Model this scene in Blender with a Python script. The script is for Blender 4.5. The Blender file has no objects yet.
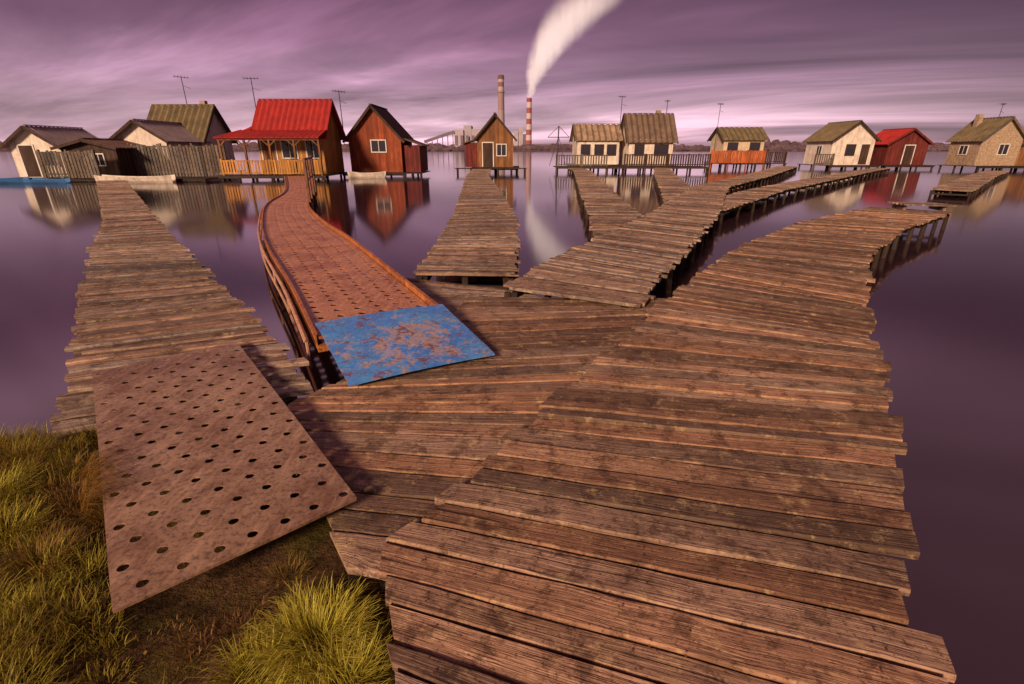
import bpy, math, random
from mathutils import Vector, noise
random.seed(7)
R=random.random
def U(a,b): return a+(b-a)*random.random()
sc=bpy.context.scene
sc.view_settings.view_transform='Standard'; sc.view_settings.look='None'; sc.view_settings.exposure=0
WZ=-0.4
# ------------------------------------------------------------ node helpers
class NT:
    def __init__(s,tree): s.t=tree; s.t.nodes.clear()
    def n(s,typ,ins=None,**kw):
        nd=s.t.nodes.new(typ)
        for k,v in kw.items(): setattr(nd,k,v)
        if ins:
            for k,v in ins.items():
                if isinstance(v,bpy.types.NodeSocket): s.t.links.new(v,nd.inputs[k])
                else: nd.inputs[k].default_value=v
        return nd
    def math(s,op,a,b=None,clamp=False):
        ins={0:a}
        if b is not None: ins[1]=b
        return s.n('ShaderNodeMath',ins,operation=op,use_clamp=clamp).outputs[0]
    def mix(s,f,a,b,blend='MIX'):
        return s.n('ShaderNodeMixRGB',{0:f,1:a,2:b},blend_type=blend).outputs[0]
    def ramp(s,f,stops,interp='LINEAR'):
        nd=s.n('ShaderNodeValToRGB',{0:f}); e=nd.color_ramp.elements; nd.color_ramp.interpolation=interp
        while len(e)<len(stops): e.new(0.5)
        for i,(p,c) in enumerate(stops):
            e[i].position=p; e[i].color=(c[0],c[1],c[2],1) if hasattr(c,'__len__') else (c,c,c,1)
        return nd.outputs[0]
    def noise(s,vec,scale,detail=4,rough=.55,dist=0):
        ins={'Scale':scale,'Detail':detail,'Roughness':rough,'Distortion':dist}
        if vec is not None: ins['Vector']=vec
        return s.n('ShaderNodeTexNoise',ins).outputs['Fac']
    def map(s,vec,scale=(1,1,1),rot=(0,0,0),loc=(0,0,0)):
        return s.n('ShaderNodeMapping',{'Vector':vec,'Scale':scale,'Rotation':rot,'Location':loc}).outputs[0]
def newmat(name):
    m=bpy.data.materials.new(name); m.use_nodes=True; return m,NT(m.node_tree)
def finish(g,col,rough=.8,bump=None,bs=.4,bd=.01,metal=0,spec=.3,ior=None):
    ins={'Base Color':col,'Roughness':rough,'Metallic':metal,'Specular IOR Level':spec}
    if ior: ins['IOR']=ior
    p=g.n('ShaderNodeBsdfPrincipled',ins)
    if bump is not None:
        b=g.n('ShaderNodeBump',{'Strength':bs,'Distance':bd,'Height':bump})
        g.t.links.new(b.outputs[0],p.inputs['Normal'])
    g.n('ShaderNodeOutputMaterial',{0:p.outputs[0]})
def c4(c): return (c[0],c[1],c[2],1)

def wood_mat(name,dark,light,blotch=.6,gr=30,stain=(.045,.018,.010),lichen=.4):
    m,g=newmat(name)
    uv=g.n('ShaderNodeUVMap').outputs[0]
    rnd=g.n('ShaderNodeAttribute',attribute_name='rnd').outputs['Fac']
    pos=g.n('ShaderNodeNewGeometry').outputs['Position']
    v=g.map(uv,(1.6,gr,1))
    grain=g.noise(v,1.6,4,.65,.9)
    fine=g.noise(g.map(uv,(6,150,1)),1,2,.6)
    crack=g.math('LESS_THAN',g.noise(g.map(uv,(.8,26,1),loc=(3,7,0)),1.3,3,.6,.4),.345)
    big=g.noise(pos,.9,5,.68,.3)
    med=g.noise(pos,8,5,.75,.2)
    spk=g.noise(pos,60,2,.7)
    k=g.ramp(g.math('ADD',g.math('MULTIPLY',grain,.6),g.math('ADD',g.math('MULTIPLY',fine,.2),g.math('MULTIPLY',med,.2))),[(.34,0),(.66,1)])
    col=g.mix(k,c4(dark),c4(light))
    grey=(light[0]*.70,light[1]*.98,light[2]*1.3)
    col=g.mix(g.ramp(rnd,[(0,.0),(1,.9)]),col,g.mix(k,c4([dark[0]*.85,dark[1]*1.1,dark[2]*1.4]),c4(grey)))
    rb=g.math('ADD',g.math('MULTIPLY',g.math('FRACT',g.math('MULTIPLY',rnd,7.3)),1.0),.5)
    col=g.mix(1,col,g.n('ShaderNodeCombineXYZ',{0:rb,1:rb,2:rb}).outputs[0],'MULTIPLY')
    b=g.ramp(big,[(.36,1),(.58,0)])
    col=g.mix(g.math('MULTIPLY',b,blotch),col,c4(stain))
    s=g.ramp(med,[(.38,1),(.48,0)])
    col=g.mix(g.math('MULTIPLY',s,.6),col,c4(stain))
    sp=g.ramp(spk,[(.3,.7),(.42,0)])
    col=g.mix(sp,col,c4(stain))
    li=g.ramp(g.noise(g.map(pos,loc=(9,1,0)),11,4,.8),[(.54,0),(.68,1)])
    col=g.mix(g.math('MULTIPLY',li,lichen),col,c4([min(1,light[0]*1.3),light[1]*1.7,light[2]*1.5]))
    col=g.mix(g.math('MULTIPLY',crack,.75),col,(.014,.008,.005,1))
    h=g.math('SUBTRACT',g.math('ADD',g.math('ADD',grain,g.math('MULTIPLY',med,.6)),g.math('MULTIPLY',fine,.5)),g.math('MULTIPLY',crack,.7))
    finish(g,col,.76,h,.95,.011,0,.32)
    return m
def siding_mat(name,c,scale=6,var=.5,axis='x'):
    m,g=newmat(name)
    pos=g.n('ShaderNodeTexCoord').outputs['Object']
    pp=g.n('ShaderNodeSeparateXYZ',{0:pos})
    lin=g.math('ADD',pp.outputs[0],pp.outputs[1])
    fr=g.math('FRACT',g.math('MULTIPLY',lin,scale))
    idx=g.math('FLOOR',g.math('MULTIPLY',lin,scale))
    line=g.ramp(fr,[(0,.2),(.13,1)])
    bt=g.n('ShaderNodeTexWhiteNoise',{'W':idx},noise_dimensions='1D').outputs[0]
    n=g.noise(g.map(pos,(3,3,.6)),2,4,.65)
    n2=g.noise(pos,.8,3,.6)
    col=g.mix(1,c4(c),g.ramp(n,[(.3,1-var),(.7,1.15)]),'MULTIPLY')
    col=g.mix(1,col,g.ramp(bt,[(0,.6),(1,1.15)]),'MULTIPLY')
    col=g.mix(.8,col,line,'MULTIPLY')
    col=g.mix(g.ramp(n2,[(.4,0),(.7,.45)]),col,c4([c[0]*.35,c[1]*.33,c[2]*.33]))
    finish(g,col,.8)
    return m
def plain_mat(name,c,var=.35,sc_=2.5,rough=.8,dirt=(.06,.04,.03),metal=0,ds=.4):
    m,g=newmat(name)
    pos=g.n('ShaderNodeTexCoord').outputs['Object']
    n=g.noise(pos,sc_,5,.65); n2=g.noise(g.map(pos,(4,4,.7)),1.2,4,.65)
    col=g.mix(1,c4(c),g.ramp(n,[(.3,1-var),(.7,1.1)]),'MULTIPLY')
    col=g.mix(g.math('MULTIPLY',g.ramp(n2,[(.48,0),(.72,1)]),ds),col,c4(dirt))
    finish(g,col,rough,None,.2,.01,metal)
    return m
def roof_mat(name,c,c2,var=.5):
    m,g=newmat(name)
    pos=g.n('ShaderNodeNewGeometry').outputs['Position']
    uv=g.n('ShaderNodeUVMap').outputs[0]
    n=g.noise(pos,1.2,5,.7); n2=g.noise(g.map(uv,(6,.8,1)),1.5,4,.65)
    col=g.mix(g.ramp(n,[(.35,0),(.65,1)]),c4(c),c4(c2))
    col=g.mix(g.math('MULTIPLY',g.ramp(n2,[(.45,0),(.7,1)]),var),col,c4([c[0]*.3,c[1]*.3,c[2]*.3]))
    finish(g,col,.7)
    return m
def metal_mat(name,base,rust,thr=(.45,.6),rough=.65,third=None,t3=(.52,.56),ts=4.5,dirt=.7):
    m,g=newmat(name)
    pos=g.n('ShaderNodeNewGeometry').outputs['Position']
    n=g.noise(pos,2.2,7,.72,.5); n2=g.noise(pos,14,5,.7)
    f=g.ramp(g.math('ADD',g.math('MULTIPLY',n,.7),g.math('MULTIPLY',n2,.3)),[(thr[0],0),(thr[1],1)])
    col=g.mix(f,c4(base),c4(rust))
    if third:
        t=g.noise(g.map(pos,loc=(4,2,1)),ts,9,.8,.3)
        ctr=g.n('ShaderNodeVectorMath',{0:pos,1:(-.72,3.35,0)},operation='DISTANCE').outputs['Value']
        t=g.math('ADD',t,g.math('SUBTRACT',.09,g.math('MULTIPLY',ctr,.20)))
        col=g.mix(g.ramp(t,[(t3[0],0),(t3[1],1)]),col,c4(third))
        t2=g.noise(g.map(pos,loc=(1,8,1)),9,8,.78)
        col=g.mix(g.ramp(t2,[(.555,0),(.59,.95)]),col,(.20,.05,.03,1))
        t4=g.noise(g.map(pos,loc=(6,3,2)),12,8,.8)
        col=g.mix(g.ramp(t4,[(.60,0),(.64,.8)]),col,(.45,.55,.68,1))
    sp=g.noise(pos,45,3,.7)
    col=g.mix(g.ramp(sp,[(.35,dirt),(.52,0)]),col,c4([rust[0]*.35,rust[1]*.3,rust[2]*.3]))
    lt=g.noise(g.map(pos,(7,1,1),rot=(0,0,.7)),3,4,.7)
    col=g.mix(g.ramp(lt,[(.5,0),(.72,.45)]),col,c4([min(1,x*1.7) for x in base]))
    finish(g,col,g.ramp(n2,[(.3,rough-.15),(.7,rough+.15)]),sp,.35,.004,0,.45)
    return m

WOOD=wood_mat('weathered_brown_planks',(.15,.06,.031),(.56,.285,.16),.5)
WOODB=wood_mat('weathered_grey_planks',(.15,.074,.047),(.54,.31,.20),.45,28)
PILE=wood_mat('pile_wood',(.02,.012,.008),(.06,.035,.024),lichen=.1)
FENCE=wood_mat('fence_boards',(.09,.06,.042),(.24,.16,.115),.4)
RUSTP=metal_mat('rusty_perforated_steel',(.38,.225,.135),(.20,.095,.05),(.42,.58),.5)
GANG=metal_mat('rusty_gangway_mesh',(.52,.22,.11),(.28,.09,.042),rough=.55)
ORANGE=metal_mat('orange_frame',(.52,.17,.04),(.22,.06,.025),(.42,.6))
HRAIL=metal_mat('handrail_steel',(.20,.065,.03),(.08,.025,.013),(.42,.6))
GALV=metal_mat('pale_tube',(.5,.26,.16),(.25,.1,.05),(.5,.7))
BLUE=metal_mat('flaking_blue_paint',(.045,.20,.62),(.10,.33,.68),(.45,.6),.55,(.44,.29,.25),(.52,.56),8,.5)

# ------------------------------------------------------------ mesh builder
class MB:
    def __init__(s): s.V=[];s.F=[];s.UV=[];s.RN=[];s.M=[]
    def add(s,vs,fs,uvs=None,rnd=None,mi=0):
        o=len(s.V); s.V+= [tuple(v) for v in vs]
        r=R() if rnd is None else rnd
        for i,f in enumerate(fs):
            s.F.append([o+k for k in f]); s.RN.append(r); s.M.append(mi)
            s.UV+= [uvs[k] for k in f] if uvs else [(0,0)]*len(f)
    def beam(s,p0,p1,w,h,mi=0,rnd=None,up=(0,0,1),taper=1.0):
        p0=Vector(p0);p1=Vector(p1);d=(p1-p0);L=d.length
        if L<1e-6:return
        d/=L;u=Vector(up)
        if abs(d.dot(u))>.95:u=Vector((0,1,0))
        sd=d.cross(u).normalized();u=sd.cross(d)
        vs=[];uv=[];ou=R()*20;ov=R()*20
        for p,t,k in((p0,0,1),(p1,L,taper)):
            for a,b,vv in((-1,-1,0),(1,-1,w),(1,1,w+h),(-1,1,2*w+h)):
                vs.append(p+sd*a*w/2*k+u*b*h/2*k);uv.append((ou+t,ov+vv))
        s.add(vs,[(0,1,5,4),(1,2,6,5),(2,3,7,6),(3,0,4,7),(3,2,1,0),(4,5,6,7)],uv,rnd,mi)
    def box(s,x0,x1,y0,y1,z0,z1,mi=0,rnd=None):
        vs=[(x,y,z) for z in(z0,z1) for x,y in((x0,y0),(x1,y0),(x1,y1),(x0,y1))]
        uv=[(v[0]+v[1],v[2]) for v in vs]
        s.add(vs,[(0,1,5,4),(1,2,6,5),(2,3,7,6),(3,0,4,7),(3,2,1,0),(4,5,6,7)],uv,rnd,mi)
    def cyl(s,p0,p1,r0,r1,n=10,mi=0,rnd=None,caps=True):
        p0=Vector(p0);p1=Vector(p1);d=(p1-p0);L=d.length;d/=L
        u=Vector((0,0,1)) if abs(d.z)<.9 else Vector((1,0,0))
        a=d.cross(u).normalized();b=d.cross(a)
        vs=[];uv=[]
        for p,r,t in((p0,r0,0),(p1,r1,L)):
            for k in range(n):
                th=2*math.pi*k/n;vs.append(p+a*r*math.cos(th)+b*r*math.sin(th));uv.append((t,k/n*.4))
        fs=[(k,(k+1)%n,n+(k+1)%n,n+k) for k in range(n)]
        if caps: fs+=[tuple(range(n))[::-1],tuple(range(n,2*n))]
        s.add(vs,fs,uv,rnd,mi)
    def obj(s,name,mats,parent=None,loc=None,rot=0,smooth=False):
        me=bpy.data.meshes.new(name);me.from_pydata(s.V,[],s.F)
        uvl=me.uv_layers.new(name='UVMap')
        uvl.data.foreach_set('uv',[c for p in s.UV for c in p])
        at=me.attributes.new('rnd','FLOAT','FACE');at.data.foreach_set('value',s.RN)
        me.polygons.foreach_set('material_index',s.M)
        if smooth: me.polygons.foreach_set('use_smooth',[True]*len(s.F))
        for m in (mats if isinstance(mats,(list,tuple)) else [mats]): me.materials.append(m)
        me.update()
        ob=bpy.data.objects.new(name,me);sc.collection.objects.link(ob)
        if loc: ob.location=loc
        ob.rotation_euler[2]=rot
        if parent: ob.parent=parent
        return ob
def empty(name,loc=(0,0,0),rot=0):
    e=bpy.data.objects.new(name,None);sc.collection.objects.link(e);e.location=loc;e.rotation_euler[2]=rot;e.empty_display_size=.5;return e

# ------------------------------------------------------------ strips
def catmull(P,n=10):
    out=[]
    for i in range(len(P)-1):
        p0=P[max(i-1,0)];p1=P[i];p2=P[i+1];p3=P[min(i+2,len(P)-1)]
        for k in range(n):
            t=k/n
            out.append(tuple(.5*((2*b)+(-a+c)*t+(2*a-5*b+4*c-d)*t*t+(-a+3*b-3*c+d)*t**3) for a,b,c,d in zip(p0,p1,p2,p3)))
    out.append(tuple(P[-1]));return out
def linear(P,n=10):
    out=[]
    for i in range(len(P)-1):
        for k in range(n):
            t=k/n; out.append(tuple(a+(b-a)*t for a,b in zip(P[i],P[i+1])))
    out.append(tuple(P[-1]));return out
class Strip:
    def __init__(s,L,Rr,smooth=False):
        f=catmull if smooth else linear
        s.L=[Vector(p) for p in f(L)];s.R=[Vector(p) for p in f(Rr)]
        s.c=[0]
        for i in range(1,len(s.L)):
            a=(s.L[i-1]+s.R[i-1])/2;b=(s.L[i]+s.R[i])/2
            s.c.append(s.c[-1]+(b-a).length)
        s.len=s.c[-1]
    def at(s,d):
        d=max(0,min(s.len,d))
        import bisect
        i=min(max(bisect.bisect_right(s.c,d)-1,0),len(s.c)-2)
        t=(d-s.c[i])/max(1e-9,s.c[i+1]-s.c[i])
        return s.L[i].lerp(s.L[i+1],t),s.R[i].lerp(s.R[i+1],t)
def center(C,w):
    L=[];Rr=[]
    for i,p in enumerate(C):
        a=Vector(C[max(i-1,0)]);b=Vector(C[min(i+1,len(C)-1)]);d=(b-a).normalized();n=Vector((d.y,-d.x))
        L.append(tuple(Vector(p)-n*w/2));Rr.append(tuple(Vector(p)+n*w/2))
    return L,Rr
def walkway(name,L,Rr,pw=.125,z=0,th=.032,jit=.035,gap=.009,mat=None,smooth=False,piles=True,seg=5,pilesp=1.7,wj=.3,nostr=0,wz=1.0):
    st=Strip(L,Rr,smooth);root=empty(name);m=MB();nl=MB();d=0
    while d<st.len-.03:
        w=pw*U(1-wj,1+wj); d1=min(d+w,st.len)
        far=st.at(d)[0].length
        gp=gap*(1 if far<6 else 1.6)
        a0,b0=st.at(d+gp*U(.3,1));a1,b1=st.at(d1-gp*U(0,.7))
        dl=(a0-b0).normalized();jl=U(-jit,jit) if R()<.8 else U(-jit*2,jit*2);jr=U(-jit,jit) if R()<.8 else U(-jit*2,jit*2)
        a0=a0+dl*jl;a1=a1+dl*(jl+U(-.01,.01));b0=b0-dl*jr;b1=b1-dl*(jr+U(-.01,.01))
        zz=z+U(-.007,.005)*wz;tw=U(-.005,.005)*wz;tl=U(-.012,.012)*wz;bow=U(-.004,.008)*wz;L_=(b0-a0).length
        near=(a0.length<7)
        S=max(seg,10) if near else 3
        vs=[];uv=[];ou=R()*40;ov=R()*40;e=.006
        wd=(a1-a0).length
        nd=(a1-a0).normalized() if wd>1e-4 else Vector((0,1))
        for k in range(S+1):
            t=k/S
            p=a0.lerp(b0,t)+nd*(U(-.004,.004) if near else 0);q=a1.lerp(b1,t)-nd*(U(-.004,.004) if near else 0)
            c=zz+tl*(t-.5)+(U(-.002,.002))+bow*(2*t-1)**2
            zp=c-tw;zq=c+tw
            if (q-p).length<.02: q=p+nd*.02
            n2=(q-p).normalized()
            ww=(q-p).length
            ed=(.014 if (k in(0,S)) else 0)*R()
            for P,Z,vv in((p,zp-th,0),(p,zp-e-ed,.03),(p+n2*e,zp-ed*.6,.036),(q-n2*e,zq-ed*.6,ww+.03),(q,zq-e-ed,ww+.036),(q,zq-th,ww+.066)):
                vs.append((P.x,P.y,Z));uv.append((ou+t*L_,ov+vv))
        fs=[]
        for k in range(S):
            o=6*k
            for j in range(5): fs.append((o+j,o+j+1,o+j+7,o+j+6)[::-1])
            fs.append((o+5,o,o+6,o+11)[::-1])
        fs.append((0,1,2,3,4,5)[::-1]);fs.append(tuple(6*S+j for j in range(6)))
        m.add(vs,fs,uv)
        if near:
            for t in(.1,.5,.9):
                for u in(.3,.7):
                    if R()<.25: continue
                    t_=t+U(-.008,.008)
                    q=a0.lerp(b0,t_).lerp(a1.lerp(b1,t_),u+U(-.1,.1))
                    zq=zz+.005+tl*(t_-.5)+bow*(2*t_-1)**2
                    nl.add([(q.x+.0045*math.cos(x*1.047),q.y+.0045*math.sin(x*1.047),zq) for x in range(6)],[(0,1,2,3,4,5)])
        d=d1
    m.obj('planks',mat or WOOD,root)
    if nl.V: nl.obj('nail_heads',HRAIL,root)
    b=MB();N=max(1,int(st.len/1.2));pr=None
    for i in range(N+1):
        a,c=st.at(st.len*i/N);cur=[a.lerp(c,t) for t in(.1,.5,.9)]
        if pr:
            for x,y in zip(pr,cur): b.beam((x.x,x.y,z-th-.062),(y.x,y.y,z-th-.062),.07,.09)
        pr=cur
    if not nostr: b.obj('stringers',PILE,root)
    if piles:
        b=MB();N=max(1,int(st.len/pilesp))
        for i in range(N+1):
            a,c=st.at(st.len*i/N)
            for t in(.05,.95):
                x=a.lerp(c,t);
                if x.y<1.3 and x.x<.9: continue
                if -2<x.x<.1 and 1<x.y<4: continue
                dx,dy=U(-.07,.07),U(-.07,.07)
                b.cyl((x.x+dx,x.y+dy,-1.3),(x.x,x.y,z-th-.02),U(.04,.06),U(.035,.05),8)
            x=a.lerp(c,.08);y=a.lerp(c,.92)
            b.beam((x.x,x.y,z-th-.14),(y.x,y.y,z-th-.14),.06,.06)
        b.obj('piles',PILE,root)
    return root

IL=[(9.12,12.72),(5.81,9.96),(3.64,7.59),(2.24,5.66),(1.31,4.25),(.61,3.10),(.15,2.38),(-.13,1.90),(-.31,1.58),(-.47,1.36),(-.40,1.12),(-.31,.92),(-.2,.5)]
IR=[(10.33,11.65),(7.32,9.15),(4.98,6.66),(3.45,4.50),(2.77,3.44),(2.35,2.72),(1.93,2.05),(1.55,1.50),(1.32,1.14),(1.17,.86),(1.08,.65),(1.0,.45),(.95,.0)]
walkway('wooden_walkway',IL,IR,.13,0.004,jit=.034,pilesp=1.0,gap=.011)
walkway('wooden_walkway',[(-20.3,24.9),(-18.84,23.08),(-8.76,10.60),(-5.65,6.33),(-3.55,3.66),(-2.80,2.70),(-2.45,2.22)],
        [(-19.0,25.1),(-17.45,23.08),(-7.98,11.09),(-4.39,6.66),(-2.41,4.25),(-1.50,3.10),(-1.24,2.70)],.118,-.040,jit=.035,mat=WOODB,gap=.014)
walkway('wooden_walkway',[(-3.1,41),(-2.57,28.5),(-1.75,17.5),(-1.3,10.8),(-1.22,7.6),(-1.18,5.72)],
        [(-1.7,41),(-1.28,28.5),(-.4,18),(.11,11.1),(.12,7.6),(.05,5.61)],.135,-.02,mat=WOODB,gap=.016,jit=.035)
walkway('wooden_walkway',[(24.2,46.7),(13.4,29.5),(7.5,20.8),(3.46,12.06),(1.49,8.25),(.51,6.4),(-.11,4.98)],
        [(25.4,45.7),(14.5,28.7),(8.6,20.1),(4.55,10.95),(2.64,7.18),(1.70,5.37),(1.20,4.34)],.135,.004,jit=.04,mat=WOODB,pilesp=1.1,gap=.013)
L,Rr=center([(31,43),(26,37.6),(10.3,20),(4.9,12.9)],1.15);walkway('wooden_walkway',L,Rr,.16,-.045,mat=WOODB,gap=.016)
L,Rr=center([(5.3,43),(5.1,37.2),(3.05,18),(2.35,11),(2.0,8.4)],1.2);walkway('wooden_walkway',L,Rr,.15,-.047,mat=WOODB,gap=.016)
L,Rr=center([(12.8,44),(9.3,31),(6.1,18.4),(4.7,13.2)],1.25);walkway('wooden_walkway',L,Rr,.15,-.05,mat=WOODB,gap=.016)
L,Rr=center([(37,39),(28,30.5),(17.2,19.8)],1.3);walkway('wooden_walkway',L,Rr,.16,-.1,mat=WOODB,gap=.016)
# junction platforms
walkway('wooden_platform',[(-1.38,5.80),(-1.0,4.9),(-.45,3.72)],[(-.05,5.25),(.6,4.75),(1.2,4.05)],.135,-.10,mat=WOODB,jit=.02,wz=.5)
walkway('wooden_platform',[(-.45,4.78),(-.62,3.98),(-1.13,2.87),(-1.34,2.51),(-1.10,2.07),(-.80,1.62),(-.58,1.32)],
        [(1.75,4.75),(1.42,4.22),(.95,3.12),(.60,2.50),(.25,1.90),(0.0,1.50),(-.30,1.26)],.15,-.050,jit=.02,piles=False,wz=.5)
m=MB()
for i in range(5): m.beam((9.35,12.05+i*.13-.1,.14),(10.35,11.75+i*.13-.1,.14),.12,.03)
m.beam((9.45,12.0,.065),(9.55,12.5,.065),.06,.11);m.beam((10.2,11.75,.065),(10.3,12.3,.065),.06,.11)
m.obj('wooden_step',WOODB)

# ------------------------------------------------------------ perforated sheets
def perf(m,st,d0,d1,nx,ny,r,z,th=.008,stag=True,zfun=None,jit=0):
    for j in range(ny):
        A0,B0=st.at(d0+(d1-d0)*j/ny);A1,B1=st.at(d0+(d1-d0)*(j+1)/ny)
        for i in range(nx):
            c=[A0.lerp(B0,i/nx),A0.lerp(B0,(i+1)/nx),A1.lerp(B1,(i+1)/nx),A1.lerp(B1,i/nx)]
            def P(u,v): return c[0].lerp(c[1],u).lerp(c[3].lerp(c[2],u),v)
            ctr=P(.5+(.2 if (j%2 and stag) else (-.2 if stag else 0))+U(-jit,jit),.5+U(-jit,jit))
            crs=(c[1]-c[0]).x*(c[3]-c[0]).y-(c[1]-c[0]).y*(c[3]-c[0]).x
            sg=1 if crs>0 else -1
            outer=[];inner=[];low=[]
            a0=math.atan2((c[0]-ctr).y,(c[0]-ctr).x)
            for k in range(12):
                sd,q=divmod(k,3);t=q/3
                uvp=[(t,0),(1,t),(1-t,1),(0,1-t)][sd];p=P(*uvp)
                zz=z+(zfun(p) if zfun else 0)
                outer.append((p.x,p.y,zz))
                th_=a0+sg*k*math.pi/6
                q2=ctr+Vector((math.cos(th_),math.sin(th_)))*r;zq=z+(zfun(q2) if zfun else 0)
                inner.append((q2.x,q2.y,zq));low.append((q2.x,q2.y,zq-th))
            vs=outer+inner+low
            fs=[]
            for k in range(12):
                a,b=k,(k+1)%12
                f1=(a,b,12+b,12+a);f2=(12+a,12+b,24+b,24+a)
                if sg<0:f1=f1[::-1];f2=f2[::-1]
                fs+=[f1,f2]
            m.add(vs,fs,None,.5)
root=empty('perforated_metal_plate')
st=Strip([(-2.69,2.81),(-1.24,1.09)],[(-2.06,3.36),(-.64,1.61)])
zf=lambda p:.010*noise.noise(Vector((p.x*1.3,p.y*1.3,0)))
m=MB();perf(m,st,0,st.len,7,18,.0185,.020,.004,True,zf,.04);m.obj('sheet',RUSTP,root)
m=MB()
cs=[(-2.69,2.81),(-2.06,3.36),(-.64,1.61),(-1.24,1.09)]
for i in range(4):
    a=Vector(cs[i]);b=Vector(cs[(i+1)%4])
    for k in range(8):
        p=a.lerp(b,k/8);q=a.lerp(b,(k+1)/8)
        m.beam((p.x,p.y,.0145+zf(p)),(q.x,q.y,.0145+zf(q)),.006,.0112)
m.obj('edge',RUSTP,root)
# gangway
GL=[(-12.6,28.5),(-8.17,18.36),(-6.56,13.46),(-5.02,9.96),(-3.73,7.42),(-2.36,5.06),(-1.50,3.50)]
GR=[(-11.7,28.9),(-7.30,18.6),(-5.40,13.21),(-3.85,9.96),(-2.65,7.86),(-1.33,5.37),(-.60,3.98)]
st=Strip(GL,GR,True)
root=empty('metal_gangway')
m=MB();nsec=7;sm=MB()
for k in range(nsec):
    a=st.len*k/nsec;b=st.len*(k+1)/nsec-.03
    perf(m,st,a,b,6,int((b-a)/.165),.031,.0,.006,False,None,.05)
    p,q=st.at(b+.015);sm.beam((p.x,p.y,-.004),(q.x,q.y,-.004),.07,.012)
m.obj('mesh_floor',GANG,root);sm.obj('cross_seams',ORANGE,root)
fr=MB();tb=MB();pl=MB();rl=MB()
N=60;pv=None
for i in range(N+1):
    a,b=st.at(st.len*i/N);n=(a-b).normalized()
    a2=a+n*.02;b2=b-n*.02;a3=a+n*.09
    if pv:
        fr.beam((pv[0].x,pv[0].y,-.035),(a2.x,a2.y,-.035),.012,.11)
        fr.beam((pv[1].x,pv[1].y,-.02),(b2.x,b2.y,-.02),.012,.14)
        fr.beam((pv[1].x,pv[1].y,.056),(b2.x,b2.y,.056),.035,.010)
        fr.beam((pv[0].x,pv[0].y,.026),(a2.x,a2.y,.026),.03,.010)
        tb.cyl((pv[2].x,pv[2].y,-.03),(a3.x,a3.y,-.03),.02,.02,8,caps=False)
        tb.cyl((pv[2].x,pv[2].y,-.22),(a3.x,a3.y,-.22),.018,.018,8,caps=False)
    if i%3==0:
        tb.cyl((a3.x,a3.y,-.24),(a3.x,a3.y,-.02),.013,.013,6)
        fr.beam((a2.x,a2.y,-.09),(b2.x,b2.y,-.09),.05,.05)
    if i%6==0 and i<N-2:
        for q in(a2,b2): pl.cyl((q.x,q.y,-1.2),(q.x,q.y,-.1),.05,.05,8)
    pv=(a2,b2,a3)
fr.obj('side_frames',ORANGE,root);tb.obj('side_tubes',GALV,root);pl.obj('piles',PILE,root)
rp=None
for i in range(0,8):
    a,b=st.at(st.len*(.30+.042*i))
    q=b-(a-b).normalized()*.08
    rl.beam((q.x,q.y,-.1),(q.x,q.y,1.15),.06,.06)
    if rp:
        for z in(.6,1.12): rl.beam((rp.x,rp.y,z),(q.x,q.y,z),.045,.045)
    rp=q
rl.obj('handrail',HRAIL,root)
# blue plate
m=MB();cs=[Vector(p) for p in[(-1.56,3.62),(-.62,4.12),(-.12,3.19),(-1.01,2.69)]];n=8
vs=[];uv=[]
for j in range(n+1):
    for i in range(n+1):
        p=cs[0].lerp(cs[1],i/n).lerp(cs[3].lerp(cs[2],i/n),j/n)
        z=.068-.085*(j/n)+.012*math.sin(i/n*math.pi)+.004*noise.noise(Vector((p.x*3,p.y*3,0)))
        e=.006*noise.noise(Vector((p.x*9,p.y*9,4))) if i in(0,n) or j in(0,n) else 0
        vs.append((p.x+e,p.y+e,z+.008));uv.append((i/n,j/n))
k=len(vs);vs+=[(v[0],v[1],v[2]-.008) for v in vs];uv+=uv
fs=[]
for j in range(n):
    for i in range(n):
        a=j*(n+1)+i;f=(a,a+1,a+n+2,a+n+1)
        fs.append(f[::-1]);fs.append(tuple(x+k for x in f))
ring=[i for i in range(n+1)]+[(j*(n+1)+n) for j in range(1,n+1)]+[(n*(n+1)+i) for i in range(n-1,-1,-1)]+[j*(n+1) for j in range(n-1,0,-1)]
for i in range(len(ring)):
    a=ring[i];b=ring[(i+1)%len(ring)];fs.append((a,b,b+k,a+k))
m.add(vs,fs,uv);m.obj('blue_metal_plate',BLUE)

# ------------------------------------------------------------ water
m,g=newmat('lake_water')
pos=g.n('ShaderNodeNewGeometry').outputs['Position']
h=g.noise(g.map(pos,(1,.6,1)),.5,2,.5)
finish(g,(.04,.016,.024,1),.085,h,.04,.05,0,.9,1.8)
WATER=m
m=MB();m.add([(-4000,-300,WZ),(4000,-300,WZ),(4000,4000,WZ),(-4000,4000,WZ)],[(0,1,2,3)]);m.obj('lake_water',WATER)
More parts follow.
